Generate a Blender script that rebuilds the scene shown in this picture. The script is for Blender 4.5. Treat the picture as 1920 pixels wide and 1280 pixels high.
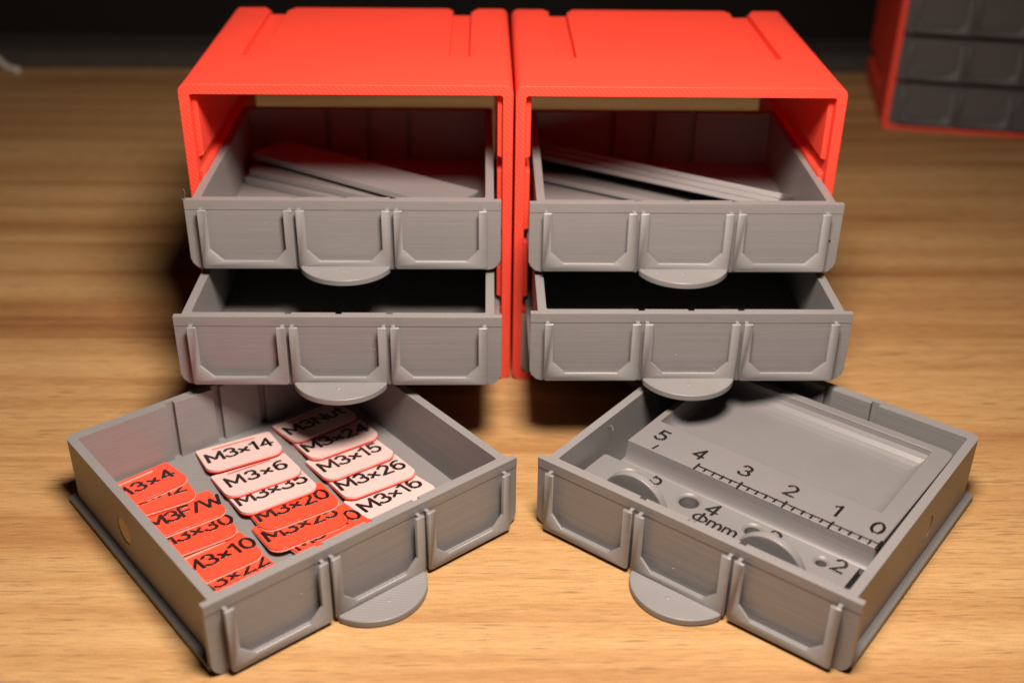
import bpy, bmesh, math, random
from mathutils import Vector, Matrix
random.seed(7)
S = 0.00091            # one build unit in metres (the gauge's centimetre marks set the scale)
SC = bpy.context.scene
for o in list(bpy.data.objects): bpy.data.objects.remove(o)

# ---------------------------------------------------------------- camera, world, lamp, exposure
cam_d = bpy.data.cameras.new('camera'); cam = bpy.data.objects.new('camera', cam_d)
SC.collection.objects.link(cam); SC.camera = cam
cam.location = (-6.4585*S, -269.7647*S, 165.4544*S)
cam.rotation_euler = (1.0533, -0.0122, -0.0182)
cam_d.sensor_width = 36; cam_d.lens = 36*2176.14/1920
cam_d.clip_start = 0.005; cam_d.clip_end = 20
cam_d.dof.use_dof = True; cam_d.dof.focus_distance = 258*S; cam_d.dof.aperture_fstop = 12.5
w = bpy.data.worlds.new('World'); SC.world = w; w.use_nodes = True
w.node_tree.nodes['Background'].inputs[0].default_value = (1, .8, .62, 1)
w.node_tree.nodes['Background'].inputs[1].default_value = 0.006
lamp_d = bpy.data.lights.new('desk_lamp_light', 'SPOT'); lamp = bpy.data.objects.new('desk_lamp_light', lamp_d)
SC.collection.objects.link(lamp)
lamp.location = (20*S, -146*S, 256*S)
lamp.rotation_euler = (Vector((-25, -25, 0))-Vector((20, -146, 256))).to_track_quat('-Z', 'Y').to_euler()
lamp_d.spot_size = math.radians(128); lamp_d.spot_blend = .85
lamp_d.energy = 6.1; lamp_d.color = (1, .85, .72); lamp_d.shadow_soft_size = 38*S
SC.view_settings.view_transform = 'Standard'; SC.view_settings.look = 'None'
SC.view_settings.exposure = 0; SC.view_settings.gamma = 1; SC.view_settings.use_curve_mapping = False

# ---------------------------------------------------------------- node helpers
def mat(name):
    m = bpy.data.materials.new(name); m.use_nodes = True
    nt = m.node_tree; return m, nt, nt.nodes['Principled BSDF']
def N(nt, t, **kw):
    n = nt.nodes.new(t)
    for k, v in kw.items(): setattr(n, k, v)
    return n
def L(nt, a, b): nt.links.new(a, b)
def val(nt, s, v):
    if isinstance(v, (int, float)): s.default_value = v
    else: L(nt, v, s)
def M_(nt, op, a, b=0.0, c=None, clamp=False):
    n = N(nt, 'ShaderNodeMath', operation=op, use_clamp=clamp)
    val(nt, n.inputs[0], a); val(nt, n.inputs[1], b)
    if c is not None: val(nt, n.inputs[2], c)
    return n.outputs[0]
def coords(nt, scale=(1, 1, 1), rot=(0, 0, 0), loc=(0, 0, 0), vary=True):
    tc = N(nt, 'ShaderNodeTexCoord')
    a = N(nt, 'ShaderNodeVectorMath', operation='SCALE'); a.inputs['Scale'].default_value = 1/S
    L(nt, tc.outputs['Object'], a.inputs[0])
    oi = N(nt, 'ShaderNodeObjectInfo'); ad = N(nt, 'ShaderNodeVectorMath', operation='MULTIPLY_ADD')
    ad.inputs[1].default_value = (41, 29, 53); L(nt, oi.outputs['Random'], ad.inputs[0]); L(nt, a.outputs[0], ad.inputs[2])
    mp = N(nt, 'ShaderNodeMapping'); mp.inputs['Scale'].default_value = scale
    mp.inputs['Rotation'].default_value = rot; mp.inputs['Location'].default_value = loc
    L(nt, (ad if vary else a).outputs[0], mp.inputs[0]); return mp.outputs[0]
def noise(nt, vec, scale=1, detail=2, rough=.5, dist=0):
    n = N(nt, 'ShaderNodeTexNoise'); L(nt, vec, n.inputs['Vector'])
    n.inputs['Scale'].default_value = scale; n.inputs['Detail'].default_value = detail
    n.inputs['Roughness'].default_value = rough; n.inputs['Distortion'].default_value = dist
    return n.outputs['Fac']
def ramp(nt, fac, stops):
    r = N(nt, 'ShaderNodeValToRGB'); L(nt, fac, r.inputs[0])
    e = r.color_ramp.elements
    while len(e) < len(stops): e.new(.5)
    for k, (p, c) in enumerate(stops): e[k].position = p; e[k].color = (*c, 1) if len(c) == 3 else c
    return r.outputs[0]
def mixc(nt, f, a, b, mode='MIX'):
    n = N(nt, 'ShaderNodeMix', data_type='RGBA', blend_type=mode)
    val(nt, n.inputs[0], f)
    for s, v in ((n.inputs[6], a), (n.inputs[7], b)):
        if isinstance(v, tuple): s.default_value = (*v, 1)
        else: L(nt, v, s)
    return n.outputs[2]

# printed plastic: layer streaks on the sides, crossed infill lines on the faces square to the print direction
def plastic(name, col, rough=.42, up='z', streak=.12, hatch=.12, hperiod=.55, sss=0.0, tone=.10, spec=.5, thin=0.0):
    m, nt, b = mat(name)
    tc = N(nt, 'ShaderNodeTexCoord')
    sp = N(nt, 'ShaderNodeSeparateXYZ'); L(nt, tc.outputs['Normal'], sp.inputs[0])
    nu = M_(nt, 'ABSOLUTE', sp.outputs[2 if up == 'z' else 1])
    flat = M_(nt, 'GREATER_THAN', nu, .94)
    st_scale = (.045, .045, 4.5) if up == 'z' else (.045, 4.5, .045)
    st = noise(nt, coords(nt, st_scale), 1, 3, .6)
    st2 = noise(nt, coords(nt, tuple(.5*q if q < 1 else .6 for q in st_scale)), 1, 2, .5)
    c = coords(nt)
    sx = N(nt, 'ShaderNodeSeparateXYZ'); L(nt, c, sx.inputs[0])
    u = M_(nt, 'ADD', sx.outputs[0], sx.outputs[1 if up == 'z' else 2])
    wob = noise(nt, c, .9, 2)
    ph = M_(nt, 'MULTIPLY_ADD', u, 2*math.pi/(hperiod*1.414), M_(nt, 'MULTIPLY', wob, 2.5))
    line = M_(nt, 'SINE', ph)
    v = M_(nt, 'SUBTRACT', sx.outputs[0], sx.outputs[1 if up == 'z' else 2])
    line2 = M_(nt, 'SINE', M_(nt, 'MULTIPLY', v, 2*math.pi/(1.3*1.414)))
    hm = M_(nt, 'MULTIPLY', M_(nt, 'MULTIPLY_ADD', line2, .25, .75), line)
    h_flat = M_(nt, 'MULTIPLY', hm, hatch)
    h_side = M_(nt, 'MULTIPLY', M_(nt, 'ADD', st, M_(nt, 'MULTIPLY', st2, 1.2)), streak*2.2)
    fine = noise(nt, c, 5, 2)
    patch = noise(nt, coords(nt, (.35, .35, .35), loc=(3, 5, 9)), 1, 2)          # where the printer laid cleaner or rougher
    h_flat = M_(nt, 'MULTIPLY', h_flat, M_(nt, 'MULTIPLY_ADD', patch, 2.2, -.2, clamp=True))
    h = M_(nt, 'ADD', M_(nt, 'MULTIPLY', flat, h_flat), M_(nt, 'MULTIPLY', M_(nt, 'SUBTRACT', 1, flat), h_side))
    h = M_(nt, 'ADD', h, M_(nt, 'MULTIPLY', fine, .05))
    bp = N(nt, 'ShaderNodeBump'); bp.inputs['Strength'].default_value = .9; bp.inputs['Distance'].default_value = S*.45
    L(nt, h, bp.inputs['Height']); L(nt, bp.outputs[0], b.inputs['Normal'])
    big = noise(nt, c, .09, 3)
    t = M_(nt, 'ADD', M_(nt, 'MULTIPLY_ADD', big, tone, 1-tone/2), M_(nt, 'MULTIPLY_ADD', st, tone*1.2, -tone*.6))
    gr = N(nt, 'ShaderNodeCombineColor')
    for k in range(3): L(nt, t, gr.inputs[k])
    L(nt, mixc(nt, 1.0, col, gr.outputs[0], 'MULTIPLY'), b.inputs['Base Color'])
    L(nt, M_(nt, 'MULTIPLY_ADD', fine, .22, rough-.1), b.inputs['Roughness'])
    b.inputs['Specular IOR Level'].default_value = spec
    if sss:
        b.inputs['Subsurface Weight'].default_value = sss; b.inputs['Subsurface Scale'].default_value = S*1.2
        b.inputs['Subsurface Radius'].default_value = (1, .35, .25)
    if thin:                                     # the thin red walls let a little of the lamp's light through
        tr = N(nt, 'ShaderNodeBsdfTranslucent'); tr.inputs[0].default_value = (*col, 1)
        mx = N(nt, 'ShaderNodeMixShader'); mx.inputs[0].default_value = thin
        L(nt, b.outputs[0], mx.inputs[1]); L(nt, tr.outputs[0], mx.inputs[2])
        L(nt, mx.outputs[0], nt.nodes['Material Output'].inputs['Surface'])
    return m
GREY = plastic('grey_printed_plastic', (.184, .177, .181), .38, streak=.045, hatch=.085, hperiod=.8)
GREY_FLAT = plastic('grey_gauge_plastic', (.158, .152, .157), .46, hperiod=.7, hatch=.025, streak=.06)
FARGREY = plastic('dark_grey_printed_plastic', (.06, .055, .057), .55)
RED = plastic('red_printed_plastic', (.92, .082, .050), .5, up='y', hatch=.075, hperiod=.95, streak=.05, tone=.05, spec=.35, thin=.32)
TAGRED = plastic('red_tag_plastic', (.90, .068, .033), .26, hatch=.05, tone=.06, sss=.1)
TAGPINK = plastic('pale_pink_tag_edge', (.85, .33, .26), .4, hatch=.03)
TAGWHITE = plastic('white_tag_plastic', (.56, .41, .405), .5, hatch=.05, hperiod=.4, tone=.05)
def simple(name, col, rough, bump=0, bscale=2, spec=.5, metal=0):
    m, nt, b = mat(name); c = coords(nt)
    n = noise(nt, c, bscale, 3)
    L(nt, mixc(nt, n, tuple(q*.85 for q in col), tuple(min(1, q*1.15) for q in col)), b.inputs['Base Color'])
    b.inputs['Roughness'].default_value = rough; b.inputs['Specular IOR Level'].default_value = spec
    b.inputs['Metallic'].default_value = metal
    if bump:
        bp = N(nt, 'ShaderNodeBump'); bp.inputs['Strength'].default_value = bump; bp.inputs['Distance'].default_value = S*.3
        L(nt, n, bp.inputs['Height']); L(nt, bp.outputs[0], b.inputs['Normal'])
    return m
INK = simple('black_printed_lettering', (.008, .007, .007), .3, .4, 3)
MAGNET = simple('pale_plug', (.52, .40, .27), .5, .3, 2)
SCAR = simple('melted_plug', (.34, .25, .18), .35, 1.0, 2.2)
BLACK = simple('black_cloth', (.009, .0075, .007), .9, .2, .035, .1)
DARK = simple('dark_grey_strip', (.038, .032, .029), .9, .2, .1, .1)
CABLE = simple('off_white_cable', (.5, .48, .44), .5)

# ---------------------------------------------------------------- mesh helpers (coordinates in build units)
def box(bm, x0, x1, y0, y1, z0, z1):
    v = [bm.verts.new((x, y, z)) for x in (x0, x1) for y in (y0, y1) for z in (z0, z1)]
    for f in ((0, 1, 3, 2), (4, 6, 7, 5), (0, 4, 5, 1), (2, 3, 7, 6), (0, 2, 6, 4), (1, 5, 7, 3)):
        bm.faces.new([v[i] for i in f])
def prism(bm, poly, a0, a1, axis='y'):
    def P(p, a):
        if axis == 'y': return (p[0], a, p[1])
        if axis == 'z': return (p[0], p[1], a)
        return (a, p[0], p[1])
    A = [bm.verts.new(P(p, a0)) for p in poly]; B = [bm.verts.new(P(p, a1)) for p in poly]
    bm.faces.new(A); bm.faces.new(B[::-1]); n = len(poly)
    for i in range(n): bm.faces.new((A[i], B[i], B[(i+1) % n], A[(i+1) % n]))
def rrect(x0, x1, y0, y1, r, seg=5):
    if isinstance(r, (int, float)): r = (r,)*4          # corners: (x1,y1) (x0,y1) (x0,y0) (x1,y0)
    out = []
    for k, (cx, cy, sx, sy) in enumerate(((x1, y1, -1, -1), (x0, y1, 1, -1), (x0, y0, 1, 1), (x1, y0, -1, 1))):
        if r[k] <= 0: out.append((cx, cy)); continue
        for i in range(seg+1):
            a = math.radians(90*k + 90*i/seg)
            out.append((cx+sx*r[k]+r[k]*math.cos(a), cy+sy*r[k]+r[k]*math.sin(a)))
    return out
def bm2mesh(bm, name):
    bmesh.ops.recalc_face_normals(bm, faces=bm.faces)
    me = bpy.data.meshes.new(name)
    for v in bm.verts: v.co *= S
    bm.to_mesh(me); bm.free(); return me
def obj(name, bm, m, parent=None, cuts=(), bevel=0, seg=2, smooth=35, loc=None, rot=None):
    me = bm2mesh(bm, name); me.materials.append(m)
    for p in me.polygons: p.use_smooth = True
    me.set_sharp_from_angle(angle=math.radians(smooth))
    if cuts or bevel:
        tmp = bpy.data.objects.new('tmp', me); SC.collection.objects.link(tmp); ts = []
        for c in cuts:
            o = bpy.data.objects.new('cut', bm2mesh(c, 'cut')); SC.collection.objects.link(o); ts.append(o)
            md = tmp.modifiers.new('b', 'BOOLEAN'); md.object = o; md.operation = 'DIFFERENCE'; md.solver = 'EXACT'
            o.hide_render = True
        if bevel:
            md = tmp.modifiers.new('v', 'BEVEL'); md.width = bevel*S; md.segments = seg
            md.limit_method = 'ANGLE'; md.angle_limit = math.radians(40); md.use_clamp_overlap = True; md.harden_normals = True
        dg = bpy.context.evaluated_depsgraph_get(); dg.update()
        me2 = bpy.data.meshes.new_from_object(tmp.evaluated_get(dg))
        me2.name = name; me2.materials.clear(); me2.materials.append(m)
        for p in me2.polygons: p.material_index = 0
        for t in ts:
            d = t.data; bpy.data.objects.remove(t); bpy.data.meshes.remove(d)
        bpy.data.objects.remove(tmp); bpy.data.meshes.remove(me); me = me2
    if cuts and not bevel: me.set_sharp_from_angle(angle=math.radians(smooth))
    o = bpy.data.objects.new(name, me); SC.collection.objects.link(o)
    if parent: o.parent = parent
    if loc: o.location = Vector(loc)*S
    if rot: o.rotation_euler = rot
    return o
def thing(name, label, cat, loc=(0, 0, 0), rot=(0, 0, 0), group=None):
    o = bpy.data.objects.new(name, None); SC.collection.objects.link(o)
    o.location = Vector(loc)*S; o.rotation_euler = rot
    o['label'] = label; o['category'] = cat
    if group: o['group'] = group
    o.empty_display_size = .01
    return o
def tag(o, label, cat, group=None):
    o['label'] = label; o['category'] = cat
    if group: o['group'] = group
def copy_tree(o, parent=None):
    c = o.copy(); SC.collection.objects.link(c); c.parent = parent
    for ch in [q for q in SC.objects if q.parent == o]: copy_tree(ch, c)
    return c

# stroke lettering: beads of ink laid along poly-lines
def arc(cx, cy, rx, ry, a0, a1, n=9):
    return [(cx+rx*math.cos(math.radians(a0+(a1-a0)*i/n)), cy+ry*math.sin(math.radians(a0+(a1-a0)*i/n))) for i in range(n+1)]
G = {
 'M': (.86, [[(0, 0), (.02, 1), (.42, .22), (.82, 1), (.86, 0)]]),
 '3': (.60, [arc(.27, .745, .27, .255, 155, -80) + arc(.27, .27, .31, .27, 80, -160)[0:]]),
 'x': (.46, [[(0, .16), (.44, .60)], [(0, .60), (.44, .16)]]),
 '1': (.34, [[(0, .82), (.14, .88), (.27, 1), (.27, 0)]]),
 '4': (.62, [[(.46, 0), (.46, 1), (0, .28), (.62, .28)]]),
 '6': (.60, [arc(.40, .62, .38, .38, 75, 180, 6) + [(.02, .3)], arc(.3, .31, .29, .31, 0, 360, 14)]),
 '5': (.58, [[(.52, 1), (.10, 1), (.05, .55)] + arc(.26, .32, .30, .32, 110, -150, 10)]),
 '2': (.58, [arc(.27, .72, .27, .28, 160, -35, 8) + [(0, .0), (.58, 0)]]),
 '0': (.62, [arc(.31, .5, .31, .5, 0, 360, 18)]),
 'F': (.50, [[(0, 0), (0, 1), (.5, 1)], [(0, .52), (.42, .52)]]),
 '/': (.40, [[(0, -.02), (.36, 1)]]),
 'W': (1.0, [[(0, 1), (.24, 0), (.5, .8), (.76, 0), (1, 1)]]),
 'N': (.66, [[(0, 0), (0, 1), (.64, 0), (.64, 1)]]),
 'u': (.48, [[(0, .66), (0, .25)] + arc(.23, .23, .23, .23, 180, 360, 6) + [(.46, .66)]]),
 't': (.32, [[(.14, .95), (.14, .1), (.3, 0)], [(0, .66), (.3, .66)]]),
 'P': (.86, [arc(.43, .44, .43, .33, 0, 360, 16), [(.43, -.12), (.43, 1.0)]]),
 'm': (.82, [[(0, 0), (0, .66)], [(0, .5)] + arc(.2, .42, .2, .24, 150, 0, 6) + [(.4, 0)], [(.4, .5)] + arc(.6, .42, .2, .24, 150, 0, 6) + [(.8, 0)]]),
}
def strokes(bm, lines, r=.3, h=.16, jit=.03):
    rnd = random.Random(len(lines)*31+int(lines[0][0][0]*100))
    k = 0
    for ln in lines:
        ln = [(x+rnd.uniform(-jit, jit), y+rnd.uniform(-jit, jit)) for x, y in ln]
        for (x, y) in ln:                                   # a dome on every point
            rr = r*rnd.uniform(.95, 1.18); k += 1; hh = h*rnd.uniform(.95, 1.1)
            top = bm.verts.new((x, y, hh)); prev = None
            for q in range(3, 0, -1):
                a = math.pi/2*(1-q/3.)
                # rings from near the top down to the base
            rings = []
            for q in (1, 2, 3):
                a = math.pi/2*q/3
                rings.append([bm.verts.new((x+rr*math.sin(a)*math.cos(t*math.pi/5), y+rr*math.sin(a)*math.sin(t*math.pi/5), hh*math.cos(a)-(.05 if q == 3 else 0))) for t in range(10)])
            for t in range(10): bm.faces.new((top, rings[0][t], rings[0][(t+1) % 10]))
            for A, B in zip(rings, rings[1:]):
                for t in range(10): bm.faces.new((A[t], B[t], B[(t+1) % 10], A[(t+1) % 10]))
        for (a, b) in zip(ln, ln[1:]):
            dx, dy = b[0]-a[0], b[1]-a[1]; l = math.hypot(dx, dy)
            if l < 1e-5: continue
            nx, ny = -dy/l, dx/l; rr = r*rnd.uniform(.9, 1.08); hh = h*rnd.uniform(.88, 1.0)
            prof = [(-1, -.05/hh), (-.86, .5), (-.5, .86), (0, 1), (.5, .86), (.86, .5), (1, -.05/hh)]
            A = [bm.verts.new((a[0]+nx*rr*p, a[1]+ny*rr*p, hh*q)) for p, q in prof]
            B = [bm.verts.new((b[0]+nx*rr*p, b[1]+ny*rr*p, hh*q)) for p, q in prof]
            for t in range(6): bm.faces.new((A[t], B[t], B[t+1], A[t+1]))
def text_lines(s, cap, gap=.26):
    x = 0; out = []
    for ch in s:
        if ch == ' ': x += cap*.3; continue
        wd, ls = G[ch]
        out += [[((px)*cap+x, py*cap) for px, py in ln] for ln in ls]
        x += (wd+gap)*cap
    return out, x-gap*cap
def place_text(s, cx, cy, cap, ang=0, gap=.26, left=None):
    ls, wd = text_lines(s, cap, gap); x0 = (cx-wd/2) if left is None else left
    c, s_ = math.cos(ang), math.sin(ang); out = []
    for ln in ls:
        o = []
        for px, py in ln:
            u, v = px+x0-cx, py-cap/2
            o.append((cx+u*c-v*s_, cy+u*s_+v*c))
        out.append(o)
    return out

# ---------------------------------------------------------------- the table and what lies behind it
def wood():
    m, nt, b = mat('oak_table_wood')
    c0 = coords(nt, vary=False)
    sx = N(nt, 'ShaderNodeSeparateXYZ'); L(nt, c0, sx.inputs[0])
    plank = M_(nt, 'FLOOR', M_(nt, 'DIVIDE', M_(nt, 'SUBTRACT', sx.outputs[1], 22.0), 58.0))
    wn = N(nt, 'ShaderNodeTexWhiteNoise', noise_dimensions='1D'); L(nt, M_(nt, 'ADD', plank, 3.37), wn.inputs['W'])
    off = N(nt, 'ShaderNodeCombineXYZ'); L(nt, M_(nt, 'MULTIPLY', wn.outputs[0], 900), off.inputs[0]); L(nt, M_(nt, 'MULTIPLY', wn.outputs[0], 77), off.inputs[2])
    add = N(nt, 'ShaderNodeVectorMath', operation='ADD'); L(nt, c0, add.inputs[0]); L(nt, off.outputs[0], add.inputs[1])
    def mp(scale):
        q = N(nt, 'ShaderNodeMapping'); q.inputs['Scale'].default_value = scale; L(nt, add.outputs[0], q.inputs[0]); return q.outputs[0]
    broad = noise(nt, mp((.0035, .085, 1)), 1, 3, .5, .6)
    mid = noise(nt, mp((.010, .40, 1)), 1, 4, .6, .3)
    fine = noise(nt, mp((.16, 2.3, 1)), 1, 4, .7)
    pore = noise(nt, mp((.11, 1.9, 1)), 1, 2, .5)
    pore_area = noise(nt, mp((.012, .05, 1)), 1, 2, .5)
    pore2 = M_(nt, 'MULTIPLY', M_(nt, 'SUBTRACT', M_(nt, 'MULTIPLY_ADD', pore_area, .2, pore), .71), 9, clamp=True)
    grit = noise(nt, c0, 2.6, 4, .75)
    t = M_(nt, 'ADD', M_(nt, 'MULTIPLY', broad, .76), M_(nt, 'MULTIPLY', mid, .24))
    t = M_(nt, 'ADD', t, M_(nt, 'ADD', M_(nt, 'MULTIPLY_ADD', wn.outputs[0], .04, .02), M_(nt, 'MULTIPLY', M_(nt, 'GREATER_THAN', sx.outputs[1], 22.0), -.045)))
    col = ramp(nt, t, [(.30, (.205, .092, .033)), (.42, (.32, .165, .064)), (.54, (.385, .222, .092)), (.68, (.435, .268, .120))])
    f2 = ramp(nt, fine, [(.3, (.74, .71, .67)), (.52, (1.0, 1.0, 1.0)), (.75, (1.10, 1.10, 1.10))])
    col = mixc(nt, 1.0, col, f2, 'MULTIPLY')
    g2 = ramp(nt, grit, [(.3, (.84, .84, .84)), (.7, (1.12, 1.12, 1.12))])
    col = mixc(nt, 1.0, col, g2, 'MULTIPLY')
    col = mixc(nt, M_(nt, 'MULTIPLY', pore2, .65), col, (.16, .08, .035))
    L(nt, col, b.inputs['Base Color'])
    L(nt, M_(nt, 'MULTIPLY_ADD', fine, .2, .42), b.inputs['Roughness'])
    b.inputs['Specular IOR Level'].default_value = .4
    h = M_(nt, 'SUBTRACT', M_(nt, 'ADD', M_(nt, 'MULTIPLY', fine, .5), M_(nt, 'MULTIPLY', grit, .3)), pore2)
    bp = N(nt, 'ShaderNodeBump'); bp.inputs['Strength'].default_value = .35; bp.inputs['Distance'].default_value = S*.25
    L(nt, h, bp.inputs['Height']); L(nt, bp.outputs[0], b.inputs['Normal'])
    return m
bm = bmesh.new(); box(bm, -700, 700, -420, 292, -22, 0)
t = obj('table_top', bm, wood(), bevel=1.0); t['kind'] = 'structure'
bm = bmesh.new(); box(bm, -900, 900, 330, 340, -300, 500)
t = obj('back_wall', bm, BLACK); t['kind'] = 'structure'
bm = bmesh.new(); prism(bm, [(287, 0.05), (289, 5), (292, 7.2), (298, 8), (318, 8), (318, 0.05)], -420, 420, 'x')  # plain strip standing in for the unidentified grey band behind the table
t = obj('back_strip', bm, DARK, smooth=60); tag(t, 'long low dark grey strip along the back edge of the table', 'strip')
bm = bmesh.new()
pts = [Vector(p) for p in ((-300, 300, 34), (-275, 300, 22), (-256, 296, 12.5), (-244, 289, 5), (-236, 282, 1.6), (-230, 279, 1.2))]
def tube(bm, pts, r, n=10):
    prev = None
    for i, p in enumerate(pts):
        d = (pts[min(i+1, len(pts)-1)]-pts[max(i-1, 0)]).normalized()
        a = d.cross(Vector((0, 0, 1))).normalized(); b_ = a.cross(d)
        ring = [bm.verts.new(p+r*(a*math.cos(t*2*math.pi/n)+b_*math.sin(t*2*math.pi/n))) for t in range(n)]
        if prev:
            for t in range(n): bm.faces.new((prev[t], ring[t], ring[(t+1) % n], prev[(t+1) % n]))
        else: bm.faces.new(ring)
        prev = ring
    bm.faces.new(prev[::-1])
tube(bm, pts, 1.5)
t = obj('cable', bm, CABLE, smooth=80); tag(t, 'short off-white cable end at the far left edge of the table', 'cable')

# ---------------------------------------------------------------- cabinets
W, H, D = 80.0, 81.6, 74.4
PITCH, Z0 = 19.35, 1.6
def make_cabinet(label, x, y, rz):
    t = thing('drawer_cabinet', label, 'cabinet', (x, y, 0), (0, 0, rz), 'red open-backed cabinets for small drawers')
    bm = bmesh.new(); prism(bm, rrect(.12, W-.12, 0, H, 2.0), 0, D)
    cuts = [bmesh.new()]; prism(cuts[0], rrect(2.6, W-2.6, 2.3, H-2.5, .7), -5, D+5)
    def groove(top, a, b, side):                       # dovetail channel from a third of the depth to the back
        c = bmesh.new(); d = 2.0
        def pt(u, y, dep):
            if side == 'top': return (u, y, H-dep)
            if side == 'left': return (.12+dep, y, u)
            return (W-.12-dep, y, u)
        secs = []
        for yy, e in ((24.5, 0), (D-4.5, 0), (D+1, 2.6)):
            secs.append([c.verts.new(pt(a-e*.0, yy, d)), c.verts.new(pt(b+e*.0, yy, d)), c.verts.new(pt(b+e, yy, -.6)), c.verts.new(pt(a-e, yy, -.6))])
        c.faces.new(secs[0]); c.faces.new(secs[-1][::-1])
        for A, B in zip(secs, secs[1:]):
            for i in range(4): c.faces.new((A[i], B[i], B[(i+1) % 4], A[(i+1) % 4]))
        return c
    cuts += [groove(0, 10.8, 16.1, 'top'), groove(0, W-16.1, W-10.8, 'top')]
    for s in ('left', 'right'): cuts += [groove(0, 10.8, 16.1, s), groove(0, H-16.1, H-10.8, s)]
    obj('shell', bm, RED, t, cuts, bevel=.22)
    for k in range(4):                                  # rails that leave a slot for the drawer's runners at the foot of every bay
        z0 = Z0+k*PITCH+2.9; z1 = min(Z0+(k+1)*PITCH-.1, H-2.55)
        for s in (0, 1):
            bm = bmesh.new()
            if s == 0: prism(bm, [(2.55, z0), (3.9, z0+.5), (3.9, z1-.5), (2.55, z1)], 2.2, D-1)
            else: prism(bm, [(W-2.55, z0), (W-3.9, z0+.5), (W-3.9, z1-.5), (W-2.55, z1)], 2.2, D-1)
            obj('guide_rail', bm, RED, t, bevel=.3)
    return t
cabL = make_cabinet('red cabinet holding the drawer with one broad grey plate, over the drawer full of tags', -80.0, 0, .0041)
cabR = make_cabinet('red cabinet holding the drawer with a fan of narrow grey plates, over the gauge drawer', .3584, 0, -.0023)

# ---------------------------------------------------------------- drawers
WF, HD, DD = 75.0, 18.0, 69.6
def make_drawer():
    t = thing('small_drawer', '', 'drawer', group='grey drawers with three holders on the front')
    hw = 35.8
    bm = bmesh.new(); prism(bm, rrect(-hw, hw, 1.55, DD, (1.8, 1.8, 0, 0)), 0, HD-.05, 'z')
    cuts = [bmesh.new()]; prism(cuts[0], rrect(-hw+2.05, hw-2.05, 2.4, DD-2.6, (.5,)*4, 2), 2.8, HD+5, 'z')
    for x in (-11.6, 0, 11.7):
        c = bmesh.new(); box(c, x-.72, x+.72, 1.65, 3.2, 2.8, HD+3); cuts.append(c)
        c = bmesh.new(); box(c, x-.95, x+.95, DD-2.8, DD-1.3, 2.8, HD+3); cuts.append(c)
    for s in (-1, 1):
        c = bmesh.new(); r = 3.1
        prism(c, [(41+r*math.cos(a*math.pi/12), 9.3+r*math.sin(a*math.pi/12)) for a in range(24)], s*(hw-.45), s*(hw+3), 'x'); cuts.append(c)
    body = obj('tray', bm, GREY, t, cuts, bevel=.28)
    for s in (-1, 1):
        bm = bmesh.new(); prism(bm, [(s*(hw-.3), .25), (s*37.35, .25), (s*37.35, 1.7), (s*(hw-.3), 2.2)], 1.9, DD+.6)
        obj('runner', bm, GREY, t, bevel=.2)
        bm = bmesh.new(); r = 3.0
        prism(bm, [(41+r*math.cos(a*math.pi/12), 9.3+r*math.sin(a*math.pi/12)) for a in range(24)], s*(hw-.6), s*(hw-.18), 'x')
        obj('round_plug', bm, MAGNET, t)
    bm = bmesh.new(); hf = WF/2
    prism(bm, [(-hf, HD), (-hf, 2.8), (-hf+.5, 1.5), (-hf+1.6, .35), (-hf+2.8, 0), (hf-2.8, 0), (hf-1.6, .35), (hf-.5, 1.5), (hf, 2.8), (hf, HD)], 0, 1.5)
    box_ = bmesh.new(); box(box_, -hf-2, hf+2, -1, .1, -1, HD-2.4)      # thin step under the top lip
    obj('front_panel', bm, GREY, t, [box_], bevel=.22)
    for k in range(3):
        x0 = -hf+3.2+k*23.1; x1 = x0+22.4
        bm = bmesh.new()
        U = lambda wd, zb, ch, b0: [(x0, 16.2), (x0, b0+.5), (x0+.5, b0), (x1-.5, b0), (x1, b0+.5), (x1, 16.2), (x1-wd, 16.2), (x1-wd, zb+ch), (x1-wd-ch, zb), (x0+wd+ch, zb), (x0+wd, zb+ch), (x0+wd, 16.2)]
        lip = U(2.2, 3.2, 2.9, 1.0); web = U(1.15, 2.2, .6, 1.3)
        web = [(min(max(px, x0+.35), x1-.35), pz-.15 if pz > 16 else pz) for px, pz in web]
        prism(bm, lip, -1.95, -1.15); ob = obj('holder_lip', bm, GREY, t, bevel=.24)
        bm = bmesh.new(); prism(bm, web, -1.2, .3)
        bm2 = bmesh.new()
        ob.name = 'label_holder'
        w_ = obj('holder_web', bm, GREY, t)
        # join both into one mesh
        b3 = bmesh.new(); b3.from_mesh(ob.data); b3.from_mesh(w_.data); b3.to_mesh(ob.data); b3.free(); bm2.free()
        d = w_.data; bpy.data.objects.remove(w_); bpy.data.meshes.remove(d)
        ob.data.set_sharp_from_angle(angle=math.radians(35))
    bm = bmesh.new(); a = 10.7
    P = [(-a, .4), (-a, -2.6)]
    Rr = (a*a+7.1*7.1)/(2*7.1)                              # shallow arc closing the tab
    th = math.asin((a-.4)/Rr)
    P += [(Rr*math.sin(th*q/12), -9.6+Rr-Rr*math.cos(th*q/12)) for q in range(-12, 13)]
    P += [(a, -2.6), (a, .4)]
    prism(bm, P, .15, 1.75, 'z')
    obj('pull_tab', bm, GREY, t, bevel=.3)
    bm = bmesh.new(); bmesh.ops.create_icosphere(bm, subdivisions=2, radius=.5, matrix=Matrix.Translation((-.3, -4.5, 1.7)) @ Matrix.Diagonal((1.2, 1, .35, 1)))
    obj('print_blob', bm, GREY, t)
    return t
proto = make_drawer()
used = [False]
def place_drawer(x, y, z, rz, label):
    o = copy_tree(proto) if used[0] else proto
    used[0] = True
    o.location = Vector((x, y, z))*S; o.rotation_euler = (0, 0, rz); o['label'] = label
    return o
Z1, Z2 = 40.11, 20.76
d1L = place_drawer(-40.57, -14.24, Z1, .0002, 'grey drawer half pulled out with a broad flat grey plate lying on top')
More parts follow.
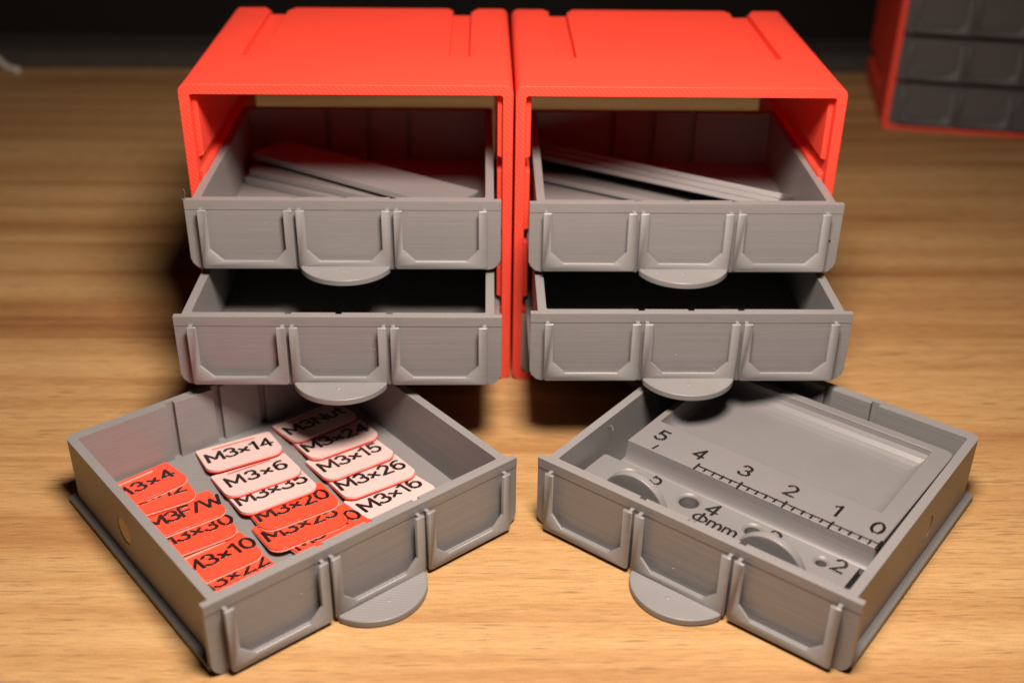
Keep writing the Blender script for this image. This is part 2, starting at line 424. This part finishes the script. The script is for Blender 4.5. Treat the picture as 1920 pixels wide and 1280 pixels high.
d2L = place_drawer(-40.49, -36.22, Z2, -.0018, 'empty grey drawer pulled far out, hanging over the red and white tags')
d1R = place_drawer(41.19, -15.31, Z1, -.0017, 'grey drawer half pulled out with a fan of narrow leaning plates')
d2R = place_drawer(41.19, -34.24, Z2, .0012, 'empty grey drawer pulled far out, hanging over the drawer with the gauge')
place_drawer(-40.0, -.6, 1.9, .0041, 'shut grey drawer in the bottom bay, behind the drawer of tags')
place_drawer(40.3, -.6, 1.9, -.0023, 'shut grey drawer in the bottom bay, behind the drawer with the gauge')
TL = (-28.9835, -85.4868, .6785); TR = (33.9526, -85.3494, -.6801)
tL = place_drawer(TL[0], TL[1], 0, TL[2], 'grey drawer lying on the table filled with red and white tags')
tR = place_drawer(TR[0], TR[1], 0, TR[2], 'grey drawer lying on the table holding a gauge with a ruler')
for ch in [q for q in SC.objects if q.parent == tR and q.name.startswith('round_plug')]:
    if max(v.co.x for v in ch.data.vertices) > 0:
        ch.data = ch.data.copy(); ch.data.materials.clear(); ch.data.materials.append(SCAR)
        ch['label'] = 'scarred half-melted brown plug'

def strand(drawer, pts, r=.07, name='loose_strand', m=None):
    bm = bmesh.new(); tube(bm, [Vector(p) for p in pts], r, 6); obj(name, bm, m or GREY, drawer, smooth=80)
strand(d1L, [(-36.9, .3, 17.8), (-37.1, .2, 18.9), (-36.8, .1, 19.9), (-37.0, 0, 20.8)])
strand(d1L, [(-37.2, .5, 17.7), (-37.9, .4, 18.3), (-37.7, .2, 19.0)])
strand(tR, [(-33.9, 22, 16.0), (-33.0, 22.4, 16.6), (-32.2, 22.1, 15.6)])
strand(tL, [(-6, 40, 3.0), (-5.1, 41, 3.9), (-4.4, 40.2, 3.1), (-3.6, 40.6, 3.6)], .06)
for dr, px, pz in ((d1L, -18.7, 12.2), (d2R, 6.5, 3.2), (d2R, -3.0, 7.0), (tL, -17.5, 10.0), (tR, -2, 5.5), (d1R, 35.8, 17.9), (d2L, 8.0, 9.5)):
    bm = bmesh.new(); bmesh.ops.create_icosphere(bm, subdivisions=1, radius=.11, matrix=Matrix.Translation((px, .02, pz))); obj('speck', bm, TAGWHITE, dr)
bm = bmesh.new(); bmesh.ops.create_icosphere(bm, subdivisions=2, radius=.26, matrix=Matrix.Translation((35.2, -.02, 8.6)) @ Matrix.Diagonal((1, .3, 1, 1))); obj('pinhole', bm, INK, d1R)

# background cabinet, turned a little, four shut drawers
BG = (163.0, 207.0, -.19)
cabB = make_cabinet('red cabinet full of shut drawers, standing in the dark far behind on the right', BG[0], BG[1], BG[2])
for k, nm in enumerate(('lowest', 'second lowest', 'second highest', 'topmost')):
    c, s_ = math.cos(BG[2]), math.sin(BG[2])
    o = place_drawer(BG[0]+40*c+.5*s_, BG[1]+40*s_-.5*c, 1.9+k*PITCH, BG[2], nm+' shut drawer of the far cabinet at the right')
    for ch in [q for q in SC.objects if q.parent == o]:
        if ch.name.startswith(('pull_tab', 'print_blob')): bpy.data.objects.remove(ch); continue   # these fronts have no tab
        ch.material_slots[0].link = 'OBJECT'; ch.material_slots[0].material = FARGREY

# ---------------------------------------------------------------- loose plates in the upper drawers
def plate(x, y, z, rz, tilt, ln, wd, th, label, group, roll=0.0):
    bm = bmesh.new(); prism(bm, rrect(-ln/2, ln/2, 0, wd, .8, 3), -th, 0, 'z')
    o = obj('divider_plate', bm, GREY, bevel=.2)
    o.location = Vector((x, y, z))*S
    o.rotation_euler = (Matrix.Rotation(rz, 3, 'Z') @ Matrix.Rotation(roll, 3, 'Y') @ Matrix.Rotation(tilt, 3, 'X')).to_euler()
    tag(o, label, 'plate', group); return o
FZ = Z1+2.8
# left drawer: origin of every plate is the middle of its near edge; tilt < 0 raises the near edge
r_ = math.radians
gl = 'grey plates lying in the left half-open drawer'
plate(-44.6, 18.4, FZ+1.9, r_(-27), 0, 66, 14, 1.8, 'lowest grey plate, its rounded end by the left wall of the left half-open drawer', gl)
plate(-44.1, 19.6, FZ+3.8, r_(-28), 0, 65, 14, 1.8, 'middle grey plate, almost covered by the broad plate in the left half-open drawer', gl)
plate(-44.6, 21.6, FZ+6.7, r_(-34), r_(-2.5), 68, 14.6, 1.8, 'broad topmost grey plate lying slantwise in the left half-open drawer', gl)
gr = 'grey plates leaning in the right half-open drawer'
for k, nm in enumerate(('topmost', 'second', 'third')):
    q_ = Matrix.Rotation(r_(-31), 3, 'Z') @ Matrix.Rotation(r_(-24), 3, 'X') @ Vector((0, -1.1*k, -1.53*k))
    plate(38.4+q_.x, 26.4+q_.y, FZ+8.6+q_.z, r_(-31), r_(-24), 73, 14, 1.5, nm+' leaning grey plate of the fan in the right half-open drawer', gr)
plate(34.0, 20.5, FZ+2.3, r_(-30), r_(-7), 66, 14, 1.5, 'lowest grey plate, below the dark gap in the right half-open drawer', gr)

# ---------------------------------------------------------------- tags in the left table drawer
TW, TH, TT = 18.6, 12.3, .8
def tag_at(text, lx, ly, ang, white, label, tx=0.0, dz=0.0, slope=.125, cap=4.15, gap=.24):
    a = TL[2]; x = TL[0]+lx*math.cos(a)-ly*math.sin(a); y = TL[1]+lx*math.sin(a)+ly*math.cos(a)
    Rm = Matrix.Rotation(a+math.radians(ang), 3, 'Z') @ Matrix.Rotation(-math.atan(slope), 3, 'X')
    t = thing('size_tag', label, 'tag', (x, y, 2.85+slope*TH+dz), Rm.to_euler(), 'size tags shingled in the drawer')
    out = rrect(-TW/2, TW/2, 0, TH, (1.1, .5, 2.9, 2.9), 6)
    bm = bmesh.new(); prism(bm, out, 0, .27 if white else .32, 'z')
    obj('base_layer', bm, TAGRED if white else TAGPINK, t, bevel=.05)
    bm = bmesh.new(); ins = rrect(-TW/2+.08, TW/2-.08, .08, TH-.08, (1.0, .5, 2.85, 2.85), 6)
    prism(bm, ins, .275 if white else .325, TT, 'z')
    cut = bmesh.new(); box(cut, -5.6, 5.0, TH-1.9, TH-1.3, TT-.25, 2)
    obj('face_layer', bm, TAGWHITE if white else TAGRED, t, [cut], bevel=.08)
    bm = bmesh.new(); box(bm, -5.58, 4.98, TH-1.88, TH-1.32, TT-.24, TT-.03 if white else TT+.06)
    obj('slot_bead', bm, TAGRED if white else TAGPINK, t, bevel=.03)
    bm = bmesh.new(); strokes(bm, place_text(text, tx, 6.7, cap, 0, gap), .43, .14, .05)
    o = obj('lettering', bm, INK, t, smooth=60); o.location = (0, 0, TT*S)
    return t
rows = [
 ('M3x22', -23.3, 13.0, 1, 0, 'red tag reading M3x22, lowest at the left front corner of the drawer'),
 ('M3x10', -23.5, 20.2, -1, 0, 'red tag reading M3x10, overlapping the tag M3x22'),
 ('M3x30', -24.0, 31.0, -5.5, 0, 'red tag reading M3x30, half under the tag M3F/W'),
 ('M3F/W', -22.6, 38.6, -4.5, 0, 'red tag reading M3F/W beside the left wall of the drawer'),
 ('M3x12', -25.4, 48.4, -9, 0, 'red tag with only a digit 2 showing, almost covered by the tag M3x4'),
 ('M3x4', -23.7, 53.6, 3, 0, 'red tag reading M3x4, last of the left row by the back wall'),
 ('M3x40', 1.0, 13.5, 5, 0, 'red tag reading M3x40, partly hidden by the front wall of the drawer'),
 ('M3x25', -3.6, 18.6, -5.5, 0, 'red tag reading M3x25, between the tags M3x20 and M3x40'),
 ('M3x20', -1.6, 25.6, -6.5, 0, 'red tag reading M3x20, just under the white tag M3x35'),
 ('M3x35', -2.3, 33.6, -5.5, 1, 'white tag reading M3x35, half covered by the tag M3x6'),
 ('M3x6', -2.0, 41.2, -6.5, 1, 'white tag reading M3x6 in the middle row'),
 ('M3x14', -1.0, 52.2, -10.5, 1, 'white tag reading M3x14, wholly uncovered, nearest the back wall in the middle row'),
 ('M3x16', 18.4, 14.9, 1, 1, 'white tag reading M3x16, cut off by the front wall of the drawer'),
 ('M3x26', 18.4, 24.0, -6, 1, 'white tag reading M3x26, half under the tag M3x15'),
 ('M3x15', 18.8, 33.0, -4, 1, 'white tag reading M3x15 in the right row'),
 ('M3x24', 20.4, 42.2, -5, 1, 'white tag reading M3x24, half in shadow in the right row'),
 ('M3Nut', 21.0, 51.8, 0, 1, 'white tag reading M3Nut in deep shadow at the back of the right row'),
]
for text, lx, ly, ang, white, lab in rows:
    tag_at(text, lx, ly, ang, bool(white), lab, {'M3F/W': 1.5, 'M3x30': 1.2, 'M3x10': 1.6, 'M3x4': .6, 'M3x22': .3}.get(text, 0), gap=(.16 if text == 'M3F/W' else .22) if len(text) == 5 else .3)

# ---------------------------------------------------------------- gauge in the right table drawer
a = TR[2]; GA = math.radians(-.6)
gx, gy = 0.0, 0.0
GYAW = math.radians(-.8)
t = thing('measuring_gauge', 'grey gauge with a black ruler scale, sizing holes and a shallow dish', 'gauge', (TR[0], TR[1], 2.85), (0, 0, a+GYAW))
def gl_(x, y): return (x*math.cos(-GYAW)-y*math.sin(-GYAW), x*math.sin(-GYAW)+y*math.cos(-GYAW))
gz = 2.85
ZU, ZL = 16.0-gz, 11.0-gz
X0, X1, YF, YB = -27.6, 32.1, 20.1, 62.9
bm = bmesh.new()
prism(bm, rrect(X0, X1, YF, YB, (2, 2, .3, .3)), 0, ZU, 'z')
cut = bmesh.new()          # dish with sloping walls
top = [(X0+1.6, 31.6), (27.9, 31.9), (27.6, 60.4), (X0+1.6, 60.4)]; low = [(X0+4, 33.0), (23.6, 33.0), (23.6, 53.9), (X0+4, 54.6)]
secs = [[cut.verts.new((x, y, ZU+1)) for x, y in top]]
for q in range(7):
    f = 1-math.cos(q*math.pi/12); g = math.sin(q*math.pi/12)
    secs.append([cut.verts.new((p[0]+(l[0]-p[0])*f, p[1]+(l[1]-p[1])*f, ZU-.5-3.7*g)) for p, l in zip(top, low)])
cut.faces.new(secs[0]); cut.faces.new(secs[-1][::-1])
for A, B in zip(secs, secs[1:]):
    for i in range(4): cut.faces.new((A[i], B[i], B[(i+1) % 4], A[(i+1) % 4]))
obj('dish_block', bm, GREY_FLAT, t, [cut], bevel=.3)
bm = bmesh.new()            # concave ramp from the ruler face down to the hole plate
prof = [(YF-.01, ZU-.35)] + [(YF-.1-1.6*(1-math.cos(q*math.pi/2/6)), ZU-.35-(ZU-.37-ZL)*math.sin(q*math.pi/2/6)) for q in range(1, 7)] + [(YF-1.7, ZL-1.5), (YF-.01, ZL-1.5)]
prism(bm, prof, X0+.2, X1-.3, 'x')
obj('ramp', bm, GREY_FLAT, t, smooth=50)
bm = bmesh.new(); prism(bm, rrect(-32.3, 30.0, 3.3, YF-1.7, (.1, .8, .8, .8)), ZL-6.5, ZL, 'z')
cuts = []
for hx, hy, r in ((*gl_(-22.9, 14.9), 2.4), (*gl_(-7.9, 15.6), 2.15), (*gl_(7.7, 15.3), 1.7), (*gl_(23.3, 15.0), 1.1)):
    c = bmesh.new()
    rings = [[c.verts.new((hx+rr*math.cos(q*math.pi/16), hy+rr*math.sin(q*math.pi/16), zz)) for q in range(32)]
             for rr, zz in ((r+.7, ZL+1.0), (r+.7, ZL+.02), (r+.25, ZL-.28), (r, ZL-.6), (r, ZL-7))]
    c.faces.new(rings[0]); c.faces.new(rings[-1][::-1])
    for A, B in zip(rings, rings[1:]):
        for q in range(32): c.faces.new((A[q], B[q], B[(q+1) % 32], A[(q+1) % 32]))
    cuts.append(c)
obj('hole_plate', bm, GREY_FLAT, t, cuts, bevel=.12)
for hx, r in ((-15.8, 8.0), (16.2, 8.0)):
    bm = bmesh.new(); n = 32
    prism(bm, [(hx+r*math.cos(math.pi*q/n), 11.8-gz+r*math.sin(math.pi*q/n)) for q in range(n+1)] + [(hx-r, 9-gz), (hx+r, 9-gz)], 4.9, 6.7)
    for v in bm.verts: v.co.y -= (v.co.z-9)*.02
    obj('finger_tab', bm, GREY, t, bevel=.35, smooth=40)
bm = bmesh.new(); rn = random.Random(3)
def by(x): return YF+1.5
ls = [[(x, by(x)) for x in [-10.1+q*2.115 for q in range(21)]]]
for q in range(21):
    x = 32.2-q*2.115; major = q % 5 == 0
    ls.append([(x, by(x)+(.7 if major else .1)), (x-.05, by(x)-(1.3 if major else 1.1))])
ls.append([(-21.0, by(0)+1.0), (-21.3, by(0)-.8)])
ls.append([(32.0, by(31)+1.1), (31.9, by(31)-1.5)])
strokes(bm, ls, .27, .12, .08)
o = obj('ruler_scale', bm, INK, t, smooth=60); o.location = (0, 0, ZU*S)
bm = bmesh.new(); ls = []
for ch, x, y in (('0', 29.9, 25.9), ('1', 21.0, 26.1), ('2', 10.5, 26.3), ('3', -.5, 26.6), ('4', -11.6, 25.9), ('5', -22.0, 26.9)): ls += place_text(ch, *gl_(x, y), 3.8)
strokes(bm, ls, .36, .13, .06)
o = obj('ruler_numbers', bm, INK, t, smooth=60); o.location = (0, 0, ZU*S)
bm = bmesh.new(); ls = []
for ch, x, y in (('5', -17.2, 17.8), ('4', -2.2, 16.1), ('3', 12.3, 15.9), ('2', 26.9, 16.0)): ls += place_text(ch, *gl_(x, y), 3.9)
strokes(bm, ls, .36, .13, .06)
strokes(bm, place_text('Pmm', *gl_(.6, 11.9), 3.5, .0, .2), .31, .13, .04)
o = obj('hole_numbers', bm, INK, t, smooth=60); o.location = (0, 0, ZL*S)
